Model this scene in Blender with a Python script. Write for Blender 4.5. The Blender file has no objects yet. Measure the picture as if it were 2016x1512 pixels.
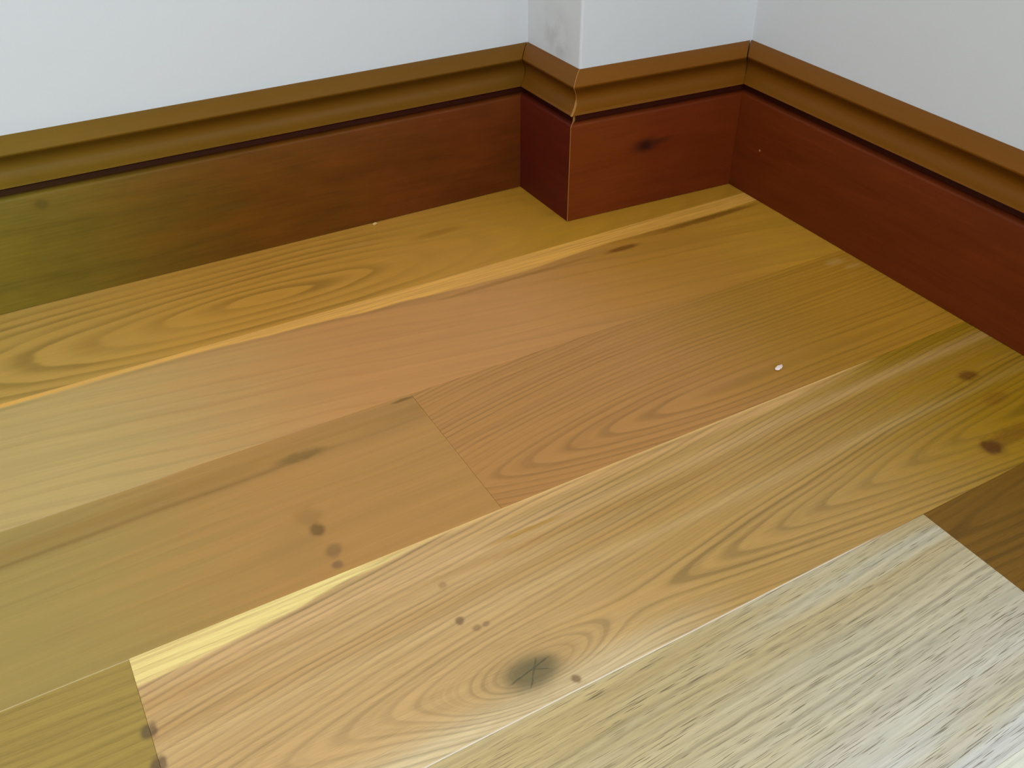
import bpy, bmesh, math, random
from mathutils import Vector, Matrix
random.seed(4)
C = bpy.context.scene.collection
S = bpy.context.scene

# ------------------------------------------------------------------ camera
PITCH, ROLL, YAW, FPX = 0.64732, -0.00122, 0.51885, 1850.949
CAM = Vector((-0.4699, -0.80706, 0.44051))
fw = Vector((math.sin(YAW)*math.cos(PITCH), math.cos(YAW)*math.cos(PITCH), -math.sin(PITCH)))
r0 = Vector((math.cos(YAW), -math.sin(YAW), 0)); u0 = r0.cross(fw)
r2 = r0*math.cos(ROLL) + u0*math.sin(ROLL); u2 = -r0*math.sin(ROLL) + u0*math.cos(ROLL)
cd = bpy.data.cameras.new('camera'); cam = bpy.data.objects.new('camera', cd); C.objects.link(cam)
cd.lens = FPX/2016*36; cd.sensor_width = 36; cd.clip_start = 0.01
M = Matrix((r2, u2, -fw)).transposed().to_4x4(); M.translation = CAM
cam.matrix_world = M
S.camera = cam

# ------------------------------------------------------------------ light
S.view_settings.view_transform = 'Standard'; S.view_settings.look = 'None'
S.view_settings.gamma = 1; S.view_settings.use_curve_mapping = False
S.view_settings.exposure = -0.15
w = bpy.data.worlds.new('world'); S.world = w; w.use_nodes = True
bg = w.node_tree.nodes['Background']; bg.inputs[0].default_value = (0.75, 0.87, 1, 1); bg.inputs[1].default_value = 1.0
def area(name, loc, aim, sx, sy, power, col):
    l = bpy.data.lights.new(name, 'AREA'); l.shape = 'RECTANGLE'; l.size = sx; l.size_y = sy
    l.energy = power; l.color = col
    o = bpy.data.objects.new(name, l); C.objects.link(o); o.location = loc
    o.rotation_euler = (Vector(aim)-Vector(loc)).to_track_quat('-Z', 'Y').to_euler()
    return o
WIN_Y0, WIN_Y1, WIN_Z0, WIN_Z1 = -1.75, -0.60, 0.55, 1.95       # window in the right hand wall
area('window_daylight', (0.42, (WIN_Y0+WIN_Y1)/2, (WIN_Z0+WIN_Z1)/2), (-1, (WIN_Y0+WIN_Y1)/2, (WIN_Z0+WIN_Z1)/2),
     WIN_Y1-WIN_Y0, WIN_Z1-WIN_Z0, 24, (0.74, 0.88, 1.0))
FW_X0, FW_X1, FW_Z0, FW_Z1 = -2.5, -0.3, 0.7, 2.1               # unseen wide window behind the camera, added for even fill light
area('front_window_fill', ((FW_X0+FW_X1)/2, -3.52, (FW_Z0+FW_Z1)/2), ((FW_X0+FW_X1)/2, 0, (FW_Z0+FW_Z1)/2),
     FW_X1-FW_X0, FW_Z1-FW_Z0, 64, (0.74, 0.88, 1.0))
area('overhead_fill', (-1.6, -1.2, 2.3), (-1.4, -1.1, 0), 0.9, 0.9, 22, (0.86, 0.93, 1.0))  # unseen overhead fill, added to brighten the floor and upward faces

# ------------------------------------------------------------------ node maths
class E:
    """a socket that can be used in arithmetic"""
    nt = None
    def __init__(s, k): s.k = k
    @staticmethod
    def m(op, *a, clamp=False):
        n = E.nt.nodes.new('ShaderNodeMath'); n.operation = op; n.use_clamp = clamp
        for i, x in enumerate(a):
            if isinstance(x, E): E.nt.links.new(x.k, n.inputs[i])
            else: n.inputs[i].default_value = x
        return E(n.outputs[0])
    def __add__(s, o): return E.m('ADD', s, o)
    __radd__ = __add__
    def __sub__(s, o): return E.m('SUBTRACT', s, o)
    def __rsub__(s, o): return E.m('SUBTRACT', o, s)
    def __mul__(s, o): return E.m('MULTIPLY', s, o)
    __rmul__ = __mul__
    def __truediv__(s, o): return E.m('DIVIDE', s, o)
def sqrt(a): return E.m('SQRT', a)
def expn(a): return E.m('EXPONENT', a)
def absn(a): return E.m('ABSOLUTE', a)
def mn(a, b): return E.m('MINIMUM', a, b)
def mx(a, b): return E.m('MAXIMUM', a, b)
def step(a, lo, hi):
    n = E.nt.nodes.new('ShaderNodeMapRange'); n.interpolation_type = 'SMOOTHSTEP'; n.clamp = True
    E.nt.links.new(a.k, n.inputs[0]); n.inputs[1].default_value = lo; n.inputs[2].default_value = hi
    return E(n.outputs[0])
def vec(x, y, z=0.0):
    n = E.nt.nodes.new('ShaderNodeCombineXYZ')
    for i, a in enumerate((x, y, z)):
        if isinstance(a, E): E.nt.links.new(a.k, n.inputs[i])
        else: n.inputs[i].default_value = a
    return E(n.outputs[0])
def noise(v, scale=1.0, detail=2.0, rough=0.5, dim='3D'):
    n = E.nt.nodes.new('ShaderNodeTexNoise'); n.noise_dimensions = dim
    E.nt.links.new(v.k, n.inputs['W' if dim == '1D' else 'Vector'])
    n.inputs['Scale'].default_value = scale; n.inputs['Detail'].default_value = detail; n.inputs['Roughness'].default_value = rough
    return E(n.outputs[0])
def srgb(c):
    return tuple(((x/255)/12.92 if x/255 <= 0.04045 else ((x/255+0.055)/1.055)**2.4) for x in c) + (1,)
def mix(f, a, b):
    n = E.nt.nodes.new('ShaderNodeMix'); n.data_type = 'RGBA'
    if isinstance(f, E): E.nt.links.new(f.k, n.inputs[0])
    else: n.inputs[0].default_value = f
    for i, x in ((6, a), (7, b)):
        if isinstance(x, E): E.nt.links.new(x.k, n.inputs[i])
        else: n.inputs[i].default_value = srgb(x)
    return E(n.outputs[2])
def scale_col(c, f):
    n = E.nt.nodes.new('ShaderNodeVectorMath'); n.operation = 'SCALE'
    E.nt.links.new(c.k, n.inputs[0]); E.nt.links.new(f.k, n.inputs['Scale'])
    return E(n.outputs[0])
def new_mat(name):
    m = bpy.data.materials.new(name); m.use_nodes = True; E.nt = m.node_tree
    return m, m.node_tree.nodes['Principled BSDF']
def obj_xyz():
    t = E.nt.nodes.new('ShaderNodeTexCoord'); s = E.nt.nodes.new('ShaderNodeSeparateXYZ')
    E.nt.links.new(t.outputs['Object'], s.inputs[0])
    return [E(s.outputs[i]) for i in range(3)]
def bump(bsdf, h, strength, dist):
    b = E.nt.nodes.new('ShaderNodeBump'); b.inputs['Strength'].default_value = strength; b.inputs['Distance'].default_value = dist
    E.nt.links.new(h.k, b.inputs['Height']); E.nt.links.new(b.outputs[0], bsdf.inputs['Normal'])
def blob(u, v, cu, cv, a, b):
    return expn(((u-cu)*(u-cu)*(1/(a*a)) + (v-cv)*(v-cv)*(1/(b*b))) * -1.0)

# ------------------------------------------------------------------ floor oak
def oak(name, col, seed, rings, dark=None, ringk=0.35, line_w=1.0, fibre=0.16, pores=0.0, tones=(), bands=(), spots=(),
        sap=None, edges=(), cracks=(), rough=0.42, tilt=0.0, warp=0.004, ray=0.0, extra=None):
    """rings: dict(u0,v0,A,B,s,k,k2) -> ring index field; tones: (u0,u1,colour) colour drift along the board;
       bands: (v, width, amount, colour) ; spots: (u,v,a,b,amount,colour) ; sap: (u list) pale sapwood strip."""
    m, bs = new_mat(name)
    x, y, z = obj_xyz()
    sv = seed*7.31
    # slow waviness of the grain
    wv = noise(vec(x*3.0, y*9.0, sv), 1, 1.5) - 0.5
    wf = noise(vec(x*9.0, y*40.0, sv+3), 1, 2) - 0.5
    v = y + x*tilt + wv*(warp*4) + wf*warp*0.5
    dv = v - rings['v0']; du = x - rings.get('u0', 0)
    A, B, s = rings.get('A', 200), rings.get('B', 0), rings.get('s', 1)
    n = sqrt(dv*dv*(A*A) + du*du*(B*B) + s*s)
    if rings.get('k'):
        wq = mn(du, rings.get('umax', 9))
        n = n - wq*rings['k'] + wq*wq*rings.get('k2', 0)
    for (cu, cv, a, b, amp) in rings.get('bumps', ()):
        n = n + blob(x, v, cu, cv, a, b)*amp
    n = n + wv*2.0 + wf*0.7
    r1 = noise(n*rings.get('fine', 1.0) + sv*3, 1.0, 2.0, 0.55, '1D')
    fr = E.m('FRACT', n + rings.get('ph', 0.0))
    lw = rings.get('lw', 0.5)
    lines = step(fr, 0.0, 0.14)*(1.0 - step(fr, 0.16, 0.16+lw))*(step(noise(n*0.37 + sv, 1, 1, 0.5, '1D'), 0.3, 0.6)*0.55 + 0.45)
    if 'fade' in rings: lines = lines*(1.0 - step(x, rings['fade'], rings['fade']+0.12)*0.8)
    lines = mn(lines*rings.get('wa', 0.8) + step(r1, 0.48, 0.68)*rings.get('wb', 0.4), 1.0)
    brk = noise(vec(x*6, v*30, sv+9), 1, 2)
    lines = lines*(step(brk, 0.25, 0.65)*0.6+0.4)
    # fibres and pores
    f1 = noise(vec(x*16, v*520, sv+1), 1, 3, 0.6)
    f2 = noise(vec(x*5, v*120, sv+2), 1, 2, 0.6)
    base = mix(0.0, col, col)
    for (ua, ub, c) in tones:
        base = mix(step(x + (f2-0.5)*0.1, min(ua, ub), max(ua, ub)) if ua < ub else (1.0 - step(x + (f2-0.5)*0.1, ub, ua)), base, c)
    for (bv, bw, amt, c, *uf) in bands:
        bb = expn((v-bv)*(v-bv)*(-1/(bw*bw)))*step(noise(vec(x*4, v*60, sv+bv*50), 1, 2), 0.25, 0.6)
        if uf: bb = bb*(1.0 - step(x, uf[0], uf[0]+0.12))
        base = mix(bb*amt, base, c)
    dk = dark or tuple(int(c*0.72) for c in col)
    # darker latewood tone is taken relative to the local colour
    c1 = scale_col(base, 1.0 - lines*ringk)
    c1 = scale_col(c1, (f1-0.5)*fibre*2 + (f2-0.5)*fibre*1.6 + 1.0)
    if ray:
        rr = noise(vec(x*45, v*110, sv+5), 1, 2, 0.5)
        c1 = scale_col(c1, (step(rr, 0.5, 0.75))*ray + 1.0)
    hgt = (f1-0.5)*0.5
    if pores:
        p = noise(vec(x*55, v*1700, sv+6), 1, 1.0, 0.5)
        pm = step(p, 0.57, 0.70)*(step(noise(vec(x*12, v*110, sv+8), 1, 2), 0.30, 0.62)*0.75+0.25)
        c1 = mix(pm*pores, c1, dk)
        hgt = hgt - pm*1.5
    for (cu, cv, a, b, amt, c) in spots:
        # distort the outline a little
        q = blob(x + (wf*0.006), y + wf*0.003 + (noise(vec(x*150, y*200, sv), 1, 2)-0.5)*b*0.9, cu, cv, a, b)
        c1 = mix(step(q, 0.15, 0.8)*amt, c1, c)
    for (cu, cv, ang, ln, wd) in cracks:
        ca, sa = math.cos(ang), math.sin(ang)
        t = (x-cu)*ca + (y-cv)*sa; nn = (x-cu)*(-sa) + (y-cv)*ca + (noise(vec(x*300, y*300, 1), 1, 1)-0.5)*0.0012
        k_ = step(absn(nn)*-1.0, -wd, -wd*0.25)*step(absn(t)*-1.0, -ln, -ln*0.6)
        c1 = mix(k_*0.85, c1, (34, 28, 22)); hgt = hgt - k_*4
    if sap:
        edge, pts, c, amt, fade = sap          # straight edge at y=edge, wandering lower boundary through pts (u, width)
        wdt = None
        prev = pts[0]
        wdt = x*0.0 + prev[1]
        for p_ in pts[1:]:
            wdt = wdt + step(x, prev[0], p_[0])*(p_[1]-prev[1]); prev = p_
        wob = (noise(vec(x*14, 0.3, sv), 1, 3)-0.5)*0.007
        dd = (y*-1.0 + edge) - wdt - wob*mn(wdt*90, 1.0)
        sm = 1.0 - step(dd, -0.0012, 0.0012)
        streak = step(noise(vec(x*10, y*420, sv+4), 1, 2.5, 0.6), 0.35, 0.62)
        c1 = mix(sm*amt*(streak*0.5+0.5)*(1.0 - step(x, fade, fade+0.12)), c1, c)
        # thin darker line where the heartwood starts
        dl = expn((dd-0.003)*(dd-0.003)*(-1/(0.0022*0.0022)))
        c1 = scale_col(c1, 1.0 - dl*0.16*step(noise(vec(x*7, 1.0, sv), 1, 1), 0.4, 0.6))
    for (ey, wd, amt, c, ua, ub) in edges:  # pale board edges, with the bevel highlights painted into the colour
        em = step(absn(y-ey)*-1.0, -wd, -wd*0.3)*step(x, ua-0.03, ua)*(1.0-step(x, ub, ub+0.05))
        c1 = mix(em*amt, c1, c)
    if extra: c1, hgt = extra(x, y, v, c1, hgt)
    E.nt.links.new(c1.k, bs.inputs['Base Color'])
    rgh = (noise(vec(x*20, v*200, sv), 1, 2)-0.5)*0.12 + rough
    E.nt.links.new(rgh.k, bs.inputs['Roughness'])
    bs.inputs['Specular IOR Level'].default_value = 0.3
    bump(bs, hgt, 0.25, 0.0006)
    return m

# ------------------------------------------------------------------ helpers
def link(name, me, mat, parent=None, kind=None, label=None, cat=None):
    o = bpy.data.objects.new(name, me); C.objects.link(o)
    if mat: me.materials.append(mat)
    if parent: o.parent = parent
    if kind: o['kind'] = kind
    if label: o['label'] = label
    if cat: o['category'] = cat
    return o
def prism(name, pts, z0, z1, mat, bevel=0, **kw):
    bm = bmesh.new()
    lo = [bm.verts.new((p[0], p[1], z0)) for p in pts]; hi = [bm.verts.new((p[0], p[1], z1)) for p in pts]
    n = len(pts)
    bm.faces.new(lo[::-1]); bm.faces.new(hi)
    for i in range(n): bm.faces.new((lo[i], lo[(i+1) % n], hi[(i+1) % n], hi[i]))
    bmesh.ops.recalc_face_normals(bm, faces=bm.faces)
    if bevel:
        ed = [e for e in bm.edges if all(v.co.z > z1-1e-6 for v in e.verts)]
        bmesh.ops.bevel(bm, geom=ed, offset=bevel, segments=2, profile=0.5, affect='EDGES')
    me = bpy.data.meshes.new(name); bm.to_mesh(me); bm.free()
    return link(name, me, mat, **kw)

# ------------------------------------------------------------------ room footprint (metres)
J = [0.0, -0.13068, -0.27326, -0.41578, -0.55822, -0.70066]
TH, H = 0.0196, 0.145
XL, YN, ZC = -3.0, -3.3, 2.4
a1, a2 = -0.00741, 0.01153
PA = Vector((0.00123, 0.0)); PB = Vector((0.00163, -0.09369)); PC = Vector((0.2003, -0.10645))
P0 = Vector((XL, a1*(XL-0.0))); PD = Vector((PC.x + a2*(YN-PC.y), YN))
face = [P0, PA, PB, PC, PD]
def normal(a, b):                       # towards the wall (left of travel)
    d = (b-a).normalized(); return Vector((-d.y, d.x))
N = [normal(face[i], face[i+1]) for i in range(4)]
def mitre(i):
    if i == 0: return N[0]
    if i == 4: return N[3]
    a, b = N[i-1], N[i]; s = a + b
    return s / (s.dot(a))
MI = [mitre(i) for i in range(5)]
wall_line = [face[i] + MI[i]*TH for i in range(5)]

# ------------------------------------------------------------------ walls
def wall_paint(name, smudge=None):
    m, bs = new_mat(name)
    x, y, z = obj_xyz()
    n1 = noise(vec(x*4, y*4, z*4), 1, 3)
    c = mix(n1, (210, 211, 211), (215, 216, 216))
    if smudge:
        for (u, v, zz, r, a) in smudge:
            q = expn(((x-u)*(x-u) + (y-v)*(y-v) + (z-zz)*(z-zz))*(-1/(r*r)))
            c = mix(q*a*step(noise(vec(x*60, y*60, z*60), 1, 3), 0.3, 0.7), c, (128, 120, 112))
    E.nt.links.new(c.k, bs.inputs['Base Color']); bs.inputs['Roughness'].default_value = 0.75
    bump(bs, noise(vec(x*260, y*260, z*260), 1, 2), 0.10, 0.0006)
    return m
paint = wall_paint('white_wall_paint')
paint_pier = wall_paint('white_wall_paint_scuffed', [(0.02, -0.03, 0.166, 0.022, 0.28), (0.02, -0.045, 0.158, 0.014, 0.2)])
W = wall_line
prism('wall_back', [W[0], W[1], (W[1].x+0.3, W[1].y), (W[1].x+0.3, 0.16), (XL, 0.16)], 0, ZC, paint, kind='structure',
      label='white painted back wall above the longest skirting board')
pier = prism('wall_pier', [W[1], W[2], W[3], (W[3].x, W[1].y)], 0, ZC, paint_pier, kind='structure',
      label='white painted boxed corner pier projecting from the back wall')
bm = bmesh.new(); bm.from_mesh(pier.data)
ed = [e for e in bm.edges if all((v.co.xy-W[2]).length < 1e-4 for v in e.verts)]
bmesh.ops.bevel(bm, geom=ed, offset=0.0022, segments=3, profile=0.5, affect='EDGES'); bm.to_mesh(pier.data); bm.free()
# right hand wall with a window opening
def box(name, lo, hi, mat, bevel=0, **kw):
    return prism(name, [(lo[0], lo[1]), (hi[0], lo[1]), (hi[0], hi[1]), (lo[0], hi[1])], lo[2], hi[2], mat, bevel, **kw)
def wx(y): return W[3].x + (W[4].x-W[3].x)*(y-W[3].y)/(W[4].y-W[3].y)
bm = bmesh.new()
def addbox(y0, y1, z0, z1):
    vs = [bm.verts.new(p) for p in ((wx(y0), y0, z0), (0.34, y0, z0), (0.34, y1, z0), (wx(y1), y1, z0),
                                    (wx(y0), y0, z1), (0.34, y0, z1), (0.34, y1, z1), (wx(y1), y1, z1))]
    for f in ((3, 2, 1, 0), (4, 5, 6, 7), (0, 1, 5, 4), (1, 2, 6, 5), (2, 3, 7, 6), (3, 0, 4, 7)): bm.faces.new([vs[i] for i in f])
addbox(YN, WIN_Y0, 0, ZC); addbox(WIN_Y1, 0.16, 0, ZC); addbox(WIN_Y0, WIN_Y1, 0, WIN_Z0); addbox(WIN_Y0, WIN_Y1, WIN_Z1, ZC)
bmesh.ops.remove_doubles(bm, verts=bm.verts, dist=1e-5)
me = bpy.data.meshes.new('wall_right'); bm.to_mesh(me); bm.free()
link('wall_right', me, paint, kind='structure', label='white painted right hand wall with the window out of the picture')
box('wall_left', (XL-0.1, YN-0.1, 0), (XL, 0.16, ZC), paint, kind='structure', label='plain white wall far to the left, out of the picture')
bm = bmesh.new()
for (xa, xb, za, zb) in ((XL, FW_X0, 0, ZC), (FW_X1, 0.34, 0, ZC), (FW_X0, FW_X1, 0, FW_Z0), (FW_X0, FW_X1, FW_Z1, ZC)):
    r = bmesh.ops.create_cube(bm, size=1)
    for v in r['verts']: v.co = Vector(((xa+xb)/2+v.co.x*(xb-xa), YN-0.05+v.co.y*0.1, (za+zb)/2+v.co.z*(zb-za)))
me = bpy.data.meshes.new('wall_front'); bm.to_mesh(me); bm.free()
link('wall_front', me, paint, kind='structure', label='white wall behind the camera with an added wide window')
box('ceiling', (XL-0.1, YN-0.1, ZC), (0.34, 0.16, ZC+0.08), paint, kind='structure', label='plain white ceiling out of the picture')
# window frame (out of the picture, carries the daylight)
fm, fb = new_mat('white_window_gloss'); fb.inputs['Base Color'].default_value = (0.8, 0.8, 0.78, 1); fb.inputs['Roughness'].default_value = 0.3
bm = bmesh.new()
def fbox(y0, y1, z0, z1):
    r = bmesh.ops.create_cube(bm, size=1)
    for v in r['verts']: v.co = Vector((0.27+v.co.x*0.05, (y0+y1)/2+v.co.y*(y1-y0), (z0+z1)/2+v.co.z*(z1-z0)))
fw_ = 0.05
fbox(WIN_Y0, WIN_Y1, WIN_Z0, WIN_Z0+fw_); fbox(WIN_Y0, WIN_Y1, WIN_Z1-fw_, WIN_Z1)
fbox(WIN_Y0, WIN_Y0+fw_, WIN_Z0+fw_, WIN_Z1-fw_); fbox(WIN_Y1-fw_, WIN_Y1, WIN_Z0+fw_, WIN_Z1-fw_)
me = bpy.data.meshes.new('window_1'); bm.to_mesh(me); bm.free()
link('window_1', me, fm, kind='structure', label='white window frame in the right hand wall, out of the picture')

bm = bmesh.new()
for (xa, xb, za, zb) in ((FW_X0, FW_X1, FW_Z0, FW_Z0+.05), (FW_X0, FW_X1, FW_Z1-.05, FW_Z1), (FW_X0, FW_X0+.05, FW_Z0+.05, FW_Z1-.05),
                         (FW_X1-.05, FW_X1, FW_Z0+.05, FW_Z1-.05), ((FW_X0+FW_X1)/2-.03, (FW_X0+FW_X1)/2+.03, FW_Z0+.05, FW_Z1-.05)):
    r = bmesh.ops.create_cube(bm, size=1)
    for v in r['verts']: v.co = Vector(((xa+xb)/2+v.co.x*(xb-xa), YN-0.05+v.co.y*0.05, (za+zb)/2+v.co.z*(zb-za)))
me = bpy.data.meshes.new('added_window'); bm.to_mesh(me); bm.free()
link('added_window', me, fm, kind='structure', label='wide white window frame added behind the camera for the fill light')

# ------------------------------------------------------------------ floor
sub, sb = new_mat('dark_subfloor'); sb.inputs['Base Color'].default_value = srgb((60, 42, 20)); sb.inputs['Roughness'].default_value = 0.9
floor = box('floor', (XL, YN, -0.03), (0.21, 0.02, -0.0145), sub, kind='structure', label='oak plank floor laid parallel to the back wall')
PALE = (238, 172, 76)
mA = oak('oak_row_by_wall', (192, 134, 50), 1, dict(u0=-0.302, v0=-0.0905, A=92, B=19, s=0.3, ph=0.4, fade=-0.24, lw=0.65, wa=1.0, wb=0.12), ringk=0.36, warp=0.0025, fibre=0.10, tilt=0.02,
         tones=((-0.30, -0.56, (190, 149, 72)), (-0.16, 0.02, (186, 130, 36))),
         spots=((-0.12, -0.05, 0.03, 0.006, 0.35, (116, 74, 16)), (-0.20, -0.035, 0.02, 0.003, 0.25, (180, 140, 80)),
                (0.02, -0.07, 0.03, 0.006, 0.25, (120, 78, 18))))
mB = oak('oak_row_with_sapwood', (192, 132, 71), 2, dict(v0=-0.9, A=75, s=1, lw=0.25, wa=0.55, wb=0.35), ringk=0.20, fibre=0.09, tilt=0.14, warp=0.003,
         tones=((-0.26, -0.52, (190, 157, 94)), (-0.14, 0.06, (178, 120, 38)), (0.06, 0.18, (194, 137, 40))),
         sap=(J[1], [(-0.55, 0.005), (-0.40, 0.006), (-0.30, 0.012), (-0.22, 0.018), (-0.10, 0.026), (0.0, 0.021), (0.2, 0.021)], PALE, 0.85, 5.0),
         spots=((0.018, -0.1665, 0.020, 0.0042, 0.85, (116, 68, 12)), (0.13, -0.158, 0.07, 0.0045, 0.75, (124, 76, 14)), (-0.13, -0.163, 0.05, 0.003, 0.4, (140, 90, 30)), (-0.06, -0.164, 0.05, 0.0025, 0.4, (134, 88, 28))))
mC1 = oak('oak_butted_left', (178, 126, 63), 3, dict(v0=-0.9, A=90, s=1, wa=0.3, wb=0.5), ringk=0.18, fibre=0.11, tilt=-0.03,
         tones=((-0.36, -0.55, (164, 134, 68)),), edges=((J[2], 0.0018, 0.35, (226, 196, 150), -0.6, -0.46),),
         bands=((-0.281, 0.007, 0.55, (146, 104, 40)), (-0.292, 0.0025, 0.5, (126, 90, 34))),
         spots=((-0.352, -0.300, 0.020, 0.0055, 0.65, (116, 86, 36)), (-0.262, -0.277, 0.010, 0.002, 0.7, (110, 76, 26)), (-0.368, -0.374, 0.0055, 0.0065, 0.85, (112, 78, 30)),
                (-0.368, -0.360, 0.010, 0.010, 0.4, (140, 98, 44)), (-0.365, -0.396, 0.006, 0.006, 0.6, (122, 84, 48)), (-0.366, -0.408, 0.004, 0.004, 0.65, (118, 82, 54)),
                (-0.385, -0.385, 0.02, 0.025, 0.25, (150, 110, 56))))
mC2 = oak('oak_cathedral_grain', (181, 124, 62), 4, dict(u0=-0.21, v0=-0.386, A=215, s=3.0, k=37, k2=87, umax=0.2, wa=0.85, wb=0.3, lw=0.45), ringk=0.30, fibre=0.10, warp=0.0022,
         tones=((-0.10, 0.06, (168, 116, 32)), (0.05, 0.18, (182, 126, 34))), spots=((0.175, -0.287, 0.012, 0.006, 0.3, (206, 160, 92)), (0.185, -0.300, 0.010, 0.004, 0.25, (206, 160, 92))))
def knot_extra(x, y, v, c1, hgt):
    q = blob(x + (noise(vec(x*60, y*60, 3), 1, 2)-0.5)*0.010, y, -0.303, -0.536, 0.021, 0.0135)
    c1 = mix(step(q, 0.22, 0.9)*0.82, c1, (100, 88, 56))
    return c1, hgt
mD1 = oak('oak_left_of_butt', (164, 132, 60), 5, dict(v0=-0.9, A=160, s=1), ringk=0.22, fibre=0.14, tilt=0.03, pores=0.25,
         spots=((-0.4955, -0.468, 0.004, 0.005, 0.8, (96, 72, 46)), (-0.4955, -0.489, 0.004, 0.005, 0.8, (96, 72, 46))), edges=((J[3], 0.0015, 0.5, (226, 200, 150), -0.9, -0.5),))
mD2 = oak('oak_knotted', (202, 158, 100), 6, dict(u0=-0.40, v0=-0.522, A=210, s=2.0, k=30, k2=12, umax=0.9,
         bumps=((-0.300, -0.536, 0.050, 0.018, -7.5),)), ringk=0.38, fibre=0.13, warp=0.003, pores=0.22,
         tones=((-0.32, -0.14, (184, 140, 74)), (-0.10, 0.12, (162, 118, 18))),
         bands=((-0.4195, 0.0045, 0.7, (222, 168, 104), -0.02), (-0.553, 0.013, 0.8, (224, 196, 148), -0.27), (-0.452, 0.0045, 0.55, (168, 118, 52)), (-0.470, 0.006, 0.35, (176, 128, 62)), (-0.438, 0.006, 0.35, (226, 176, 120)), (-0.485, 0.005, 0.3, (214, 176, 118))),
         sap=(J[3], [(-0.5, 0.020), (-0.46, 0.018), (-0.41, 0.014), (-0.36, 0.007), (-0.30, 0.003), (-0.2, 0.0015), (0.2, 0.0005)], (246, 216, 132), 0.9, -0.37),
         spots=((-0.303, -0.536, 0.045, 0.026, 0.25, (150, 118, 66)), (-0.322, -0.485, 0.003, 0.003, 0.7, (110, 80, 50)), (-0.315, -0.494, 0.003, 0.0025, 0.5, (110, 80, 50)), (-0.309, -0.494, 0.0025, 0.002, 0.5, (110, 80, 50)),
                (-0.283, -0.551, 0.003, 0.003, 0.75, (120, 84, 50)), (-0.317, -0.455, 0.003, 0.003, 0.45, (130, 90, 54)),
                (-0.25, -0.4415, 0.03, 0.0022, 0.6, (170, 120, 20)), (0.135, -0.470, 0.010, 0.006, 0.75, (100, 52, 10)), (0.080, -0.536, 0.009, 0.0085, 0.9, (84, 44, 8)),
                (0.10, -0.534, 0.03, 0.008, 0.5, (110, 64, 10)), (0.129, -0.500, 0.014, 0.007, 0.35, (120, 66, 12)),
                (-0.4925, -0.468, 0.003, 0.005, 0.75, (96, 72, 46)), (-0.4925, -0.489, 0.003, 0.005, 0.75, (96, 72, 46))),
         cracks=((-0.3028, -0.5342, 0.199, 0.0165, 0.0008), (-0.3018, -0.5363, 0.897, 0.0115, 0.0007), (-0.2975, -0.5361, -0.436, 0.006, 0.0005)),
         edges=((J[4], 0.0013, 0.75, (232, 214, 188), -0.46, -0.09), (J[3], 0.0030, 0.7, (228, 176, 106), -0.34, 0.05)), extra=knot_extra)
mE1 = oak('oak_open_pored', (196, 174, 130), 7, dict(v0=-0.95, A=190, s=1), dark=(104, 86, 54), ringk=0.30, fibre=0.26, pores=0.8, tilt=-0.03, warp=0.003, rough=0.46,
         tones=((-0.22, -0.40, (208, 184, 138)), (-0.30, -0.12, (196, 180, 148))), bands=((-0.566, 0.034, 0.85, (186, 156, 100)), (-0.690, 0.040, 0.9, (212, 204, 192))))  # pale band at the front edge paints window sheen into the wood
mE2 = oak('oak_dark_butt', (122, 82, 14), 8, dict(v0=-0.58, A=150, s=1, k=10), ringk=0.35, fibre=0.14, pores=0.3)
mF = oak('oak_pale_front', (222, 214, 190), 9, dict(v0=-0.95, A=190, s=1), ringk=0.2, fibre=0.16, pores=0.5)  # near-white tone carries the overexposed glare in the plank colour
gen = [oak('oak_plank_tone', c, 11+i, dict(u0=u, v0=-0.3*i, A=120, s=1.2, k=20, k2=3), ringk=0.26, fibre=0.14, pores=0.3)
       for i, (c, u) in enumerate((((190, 150, 90), -1), ((172, 132, 70), -2), ((200, 166, 112), 0.3)))]
ZT = 0.0
def plank(u0_, u1_, v1, v0_, mat):
    g = 0.00002
    return prism('plank', [(u0_+g, v0_+g), (u1_-g, v0_+g), (u1_-g, v1-g), (u0_+g, v1-g)], -0.014, ZT, mat, bevel=0.0003, parent=floor)
XR = 0.222
plank(-1.35, XR-0.01, 0.010, J[1], mA)
plank(XL, -1.35, 0.018, J[1], gen[0])
plank(-1.7, XR, J[1], J[2], mB); plank(XL, -1.7, J[1], J[2], gen[1])
plank(-1.25, -0.2545, J[2], J[3], mC1); plank(-0.2545, XR, J[2], J[3], mC2); plank(XL, -1.25, J[2], J[3], gen[2])
plank(-1.6, -0.4942, J[3], J[4], mD1); plank(-0.4942, XR, J[3], J[4], mD2); plank(XL, -1.6, J[3], J[4], gen[0])
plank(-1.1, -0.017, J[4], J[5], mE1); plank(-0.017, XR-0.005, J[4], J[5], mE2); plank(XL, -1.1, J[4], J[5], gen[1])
v = J[5]; row = 0
while v > YN+0.02:
    vb = max(v-0.14244, YN)
    xr = PD.x + TH*0.5 if False else wx((v+vb)/2) - 0.004
    if row == 0:
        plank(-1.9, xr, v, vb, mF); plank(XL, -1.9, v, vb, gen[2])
    else:
        cut = random.uniform(-2.2, -0.6); cut2 = cut - 1.0
        plank(cut, xr, v, vb, gen[row % 3]); plank(max(cut2, XL), cut, v, vb, gen[(row+1) % 3])
        if cut2 > XL: plank(XL, cut2, v, vb, gen[(row+2) % 3])
    v = vb; row += 1

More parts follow.
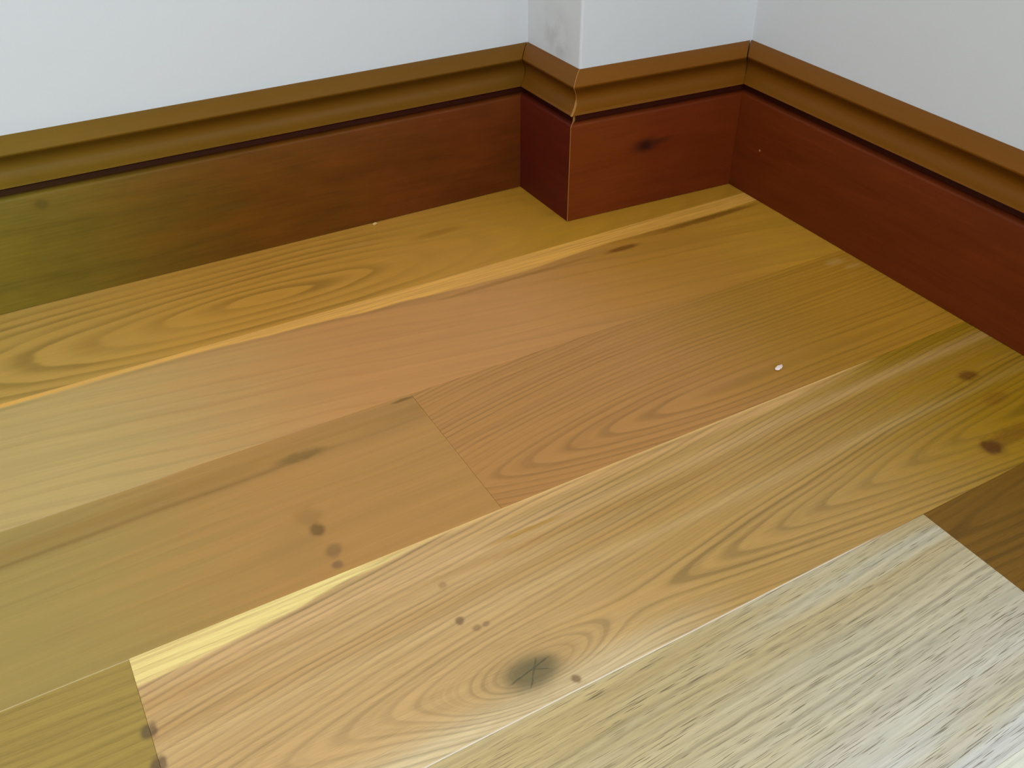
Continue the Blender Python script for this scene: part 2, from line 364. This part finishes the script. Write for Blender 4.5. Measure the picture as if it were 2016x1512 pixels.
# ------------------------------------------------------------------ skirting boards
def skirt_oak(name, axis, seed, base, tones=(), spots=(), fleck=0.0, kk=0.25, top=(130, 84, 14)):
    m, bs = new_mat(name)
    x, y, z = obj_xyz()
    u = x if axis == 'x' else y
    across = x if axis == 'y' else y
    sv = seed*5.7
    wv = noise(vec(u*4, z*12, sv), 1, 2)-0.5
    g1 = noise(vec(u*3, z*75 + wv*4, sv+1), 1, 3, 0.6)
    g2 = noise(vec(u*22, z*420 + across*200, sv+2), 1, 3, 0.6)
    g3 = noise(vec(u*16, z*40, sv+3), 1, 3, 0.6)
    c = mix(0.0, base, base)
    for (ua, ub, cc) in tones:
        f = step(u + (g3-0.5)*0.12, min(ua, ub), max(ua, ub))
        if ua > ub: f = 1.0 - f
        c = mix(f, c, cc)
    c = scale_col(c, 1.0 + (g1-0.5)*kk*2 + (g2-0.5)*0.42 + (g3-0.5)*(0.3+fleck))
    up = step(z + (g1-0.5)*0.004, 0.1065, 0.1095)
    c = mix(up*0.6, c, top)  # light on the up-facing moulding painted in as a brighter tone
    groove_shade = step(z, 0.0995, 0.1014)*(1.0-step(z, 0.1076, 0.1094))
    c = mix(groove_shade*0.88, c, (52, 14, 6))  # shade inside the narrow groove painted as a dark band
    c = scale_col(c, 1.0 - (step(z, 0.120, 0.131)*(1.0-step(z, 0.1325, 0.1345)))*0.38)  # shade below the overhanging lip darkened into the colour
    for (cu, cz, a, b, amt, cc) in spots:
        q = blob(u + wv*0.01, z + (g3-0.5)*0.01, cu, cz, a, b)
        c = mix(step(q, 0.1, 0.85)*amt, c, cc)
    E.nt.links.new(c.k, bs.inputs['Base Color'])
    bs.inputs['Roughness'].default_value = 0.45; bs.inputs['Specular IOR Level'].default_value = 0.12
    bump(bs, g2, 0.12, 0.0005)
    return m
prof = [(0.0, 0.0005), (0.0, 0.060), (0.0, 0.0975), (0.0005, 0.0990), (0.0016, 0.0998), (0.0075, 0.1010), (0.0080, 0.1050), (0.0055, 0.1078),
        (0.0012, 0.1084), (0.0006, 0.1089), (0.0014, 0.1097), (0.0050, 0.1106), (0.0090, 0.1127), (0.0118, 0.1157), (0.0130, 0.1192),
        (0.0124, 0.1230), (0.0102, 0.1270), (0.0076, 0.1303), (0.0058, 0.1322), (0.0050, 0.1335), (0.0050, 0.1346), (0.0062, 0.1360), (0.0086, 0.1388), (0.0114, 0.1415),
        (0.0150, 0.1437), (0.0196, 0.1450)]
def skirting(name, i, mat, label, pull=0.0, pulltop=0.0):
    a, b = face[i], face[i+1]; d = (b-a).normalized()
    bm = bmesh.new(); A_, B_ = [], []
    pr = prof + [(TH, 0.0005)]
    for (e, z) in pr:
        pa = a + MI[i]*e - d*(0.0007 if i == 3 else 0.0); pb = b + MI[i+1]*e - d*(pull + pulltop*max(0, (z-0.10)/0.045))
        A_.append(bm.verts.new((pa.x, pa.y, z))); B_.append(bm.verts.new((pb.x, pb.y, z)))
    n = len(pr)
    for k in range(n): bm.faces.new((A_[k], B_[k], B_[(k+1) % n], A_[(k+1) % n]))
    bm.faces.new(A_[::-1]); bm.faces.new(B_)
    bmesh.ops.recalc_face_normals(bm, faces=bm.faces)
    for f in bm.faces: f.smooth = len(f.verts) == 4 and f.calc_area() < 0.2
    me = bpy.data.meshes.new(name); bm.to_mesh(me); bm.free()
    try: me.set_sharp_from_angle(angle=math.radians(38))
    except Exception: pass
    return link(name, me, mat, kind='structure', label=label)
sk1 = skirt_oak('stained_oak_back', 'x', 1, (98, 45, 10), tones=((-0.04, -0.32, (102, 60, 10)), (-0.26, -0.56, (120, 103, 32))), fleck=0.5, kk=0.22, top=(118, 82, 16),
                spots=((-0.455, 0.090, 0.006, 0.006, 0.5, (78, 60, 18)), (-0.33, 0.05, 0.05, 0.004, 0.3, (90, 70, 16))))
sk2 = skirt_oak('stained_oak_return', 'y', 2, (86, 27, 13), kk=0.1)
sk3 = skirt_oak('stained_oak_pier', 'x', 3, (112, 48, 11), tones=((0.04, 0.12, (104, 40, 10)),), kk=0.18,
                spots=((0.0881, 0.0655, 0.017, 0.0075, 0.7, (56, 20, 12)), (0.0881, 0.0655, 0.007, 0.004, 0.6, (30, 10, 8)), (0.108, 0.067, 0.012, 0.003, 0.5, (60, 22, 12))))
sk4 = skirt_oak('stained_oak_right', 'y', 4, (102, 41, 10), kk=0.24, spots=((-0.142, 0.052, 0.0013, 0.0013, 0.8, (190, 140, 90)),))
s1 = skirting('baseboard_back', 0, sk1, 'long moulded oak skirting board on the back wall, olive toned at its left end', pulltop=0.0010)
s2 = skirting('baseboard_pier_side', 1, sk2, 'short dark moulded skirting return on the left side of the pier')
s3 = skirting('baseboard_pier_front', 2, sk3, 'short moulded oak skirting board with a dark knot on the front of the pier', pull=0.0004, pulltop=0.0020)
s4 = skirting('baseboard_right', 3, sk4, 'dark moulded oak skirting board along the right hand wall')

# pale filler line down the outer mitre of the pier
fl, fbs = new_mat('pale_mitre_filler'); fbs.inputs['Base Color'].default_value = srgb((168, 112, 48)); fbs.inputs['Roughness'].default_value = 0.6
me = bpy.data.meshes.new('mitre_filler'); bm = bmesh.new()
dirn = -MI[2].normalized(); side = Vector((-dirn.y, dirn.x)); rings_ = []
for (e, z) in prof:
    wd = 0.00035 if z < 0.10 else (0.0008 if z < 0.118 else 0.0004)
    c = PB + MI[2]*e
    rings_.append([bm.verts.new((c.x+side.x*sx*wd - dirn.x*0.001 + dirn.x*sy, c.y+side.y*sx*wd - dirn.y*0.001 + dirn.y*sy, z)) for sx, sy in ((-1.4, 0), (-0.5, 0.0012), (0.5, 0.0012), (1.4, 0))])
for a_, b_ in zip(rings_, rings_[1:]):
    for k in range(4): bm.faces.new((a_[k], a_[(k+1) % 4], b_[(k+1) % 4], b_[k]))
bm.faces.new(rings_[0]); bm.faces.new(rings_[-1][::-1])
bmesh.ops.recalc_face_normals(bm, faces=bm.faces); bm.to_mesh(me); bm.free()
link('mitre_filler', me, fl, parent=s3, label='pale filler line in the outer mitre')

# ------------------------------------------------------------------ small debris
dm, db = new_mat('white_plaster'); db.inputs['Base Color'].default_value = srgb((238, 214, 200)); db.inputs['Roughness'].default_value = 0.7
def crumb(name, loc, sx, sy, sz, label, cat, rot=0.0, mat=dm):
    bm = bmesh.new(); bmesh.ops.create_icosphere(bm, subdivisions=2, radius=1)
    rnd = random.Random(label)
    for v_ in bm.verts:
        k = 1 + rnd.uniform(-0.22, 0.22); v_.co = Vector((v_.co.x*sx*k, v_.co.y*sy*k, max(v_.co.z, -0.6)*sz*k))
    zmin = min(v_.co.z for v_ in bm.verts)
    for v_ in bm.verts: v_.co.z -= zmin
    me = bpy.data.meshes.new(name); bm.to_mesh(me); bm.free()
    o = link(name, me, mat, label=label, cat=cat); o.location = loc; o.rotation_euler.z = rot
    return o
crumb('plaster_crumb', (0.013, -0.3885, 0), 0.0042, 0.0021, 0.0012, 'white plaster crumb lying on the wide plank with arched grain', 'crumb', 0.3)
dm2, db2 = new_mat('pale_sawdust'); db2.inputs['Base Color'].default_value = srgb((206, 170, 100)); db2.inputs['Roughness'].default_value = 0.8
crumb('wood_chip', (-0.1685, -0.0035, 0), 0.0026, 0.0012, 0.0016, 'pale wood chip at the foot of the back skirting board', 'wood chip', 0.1, dm2)
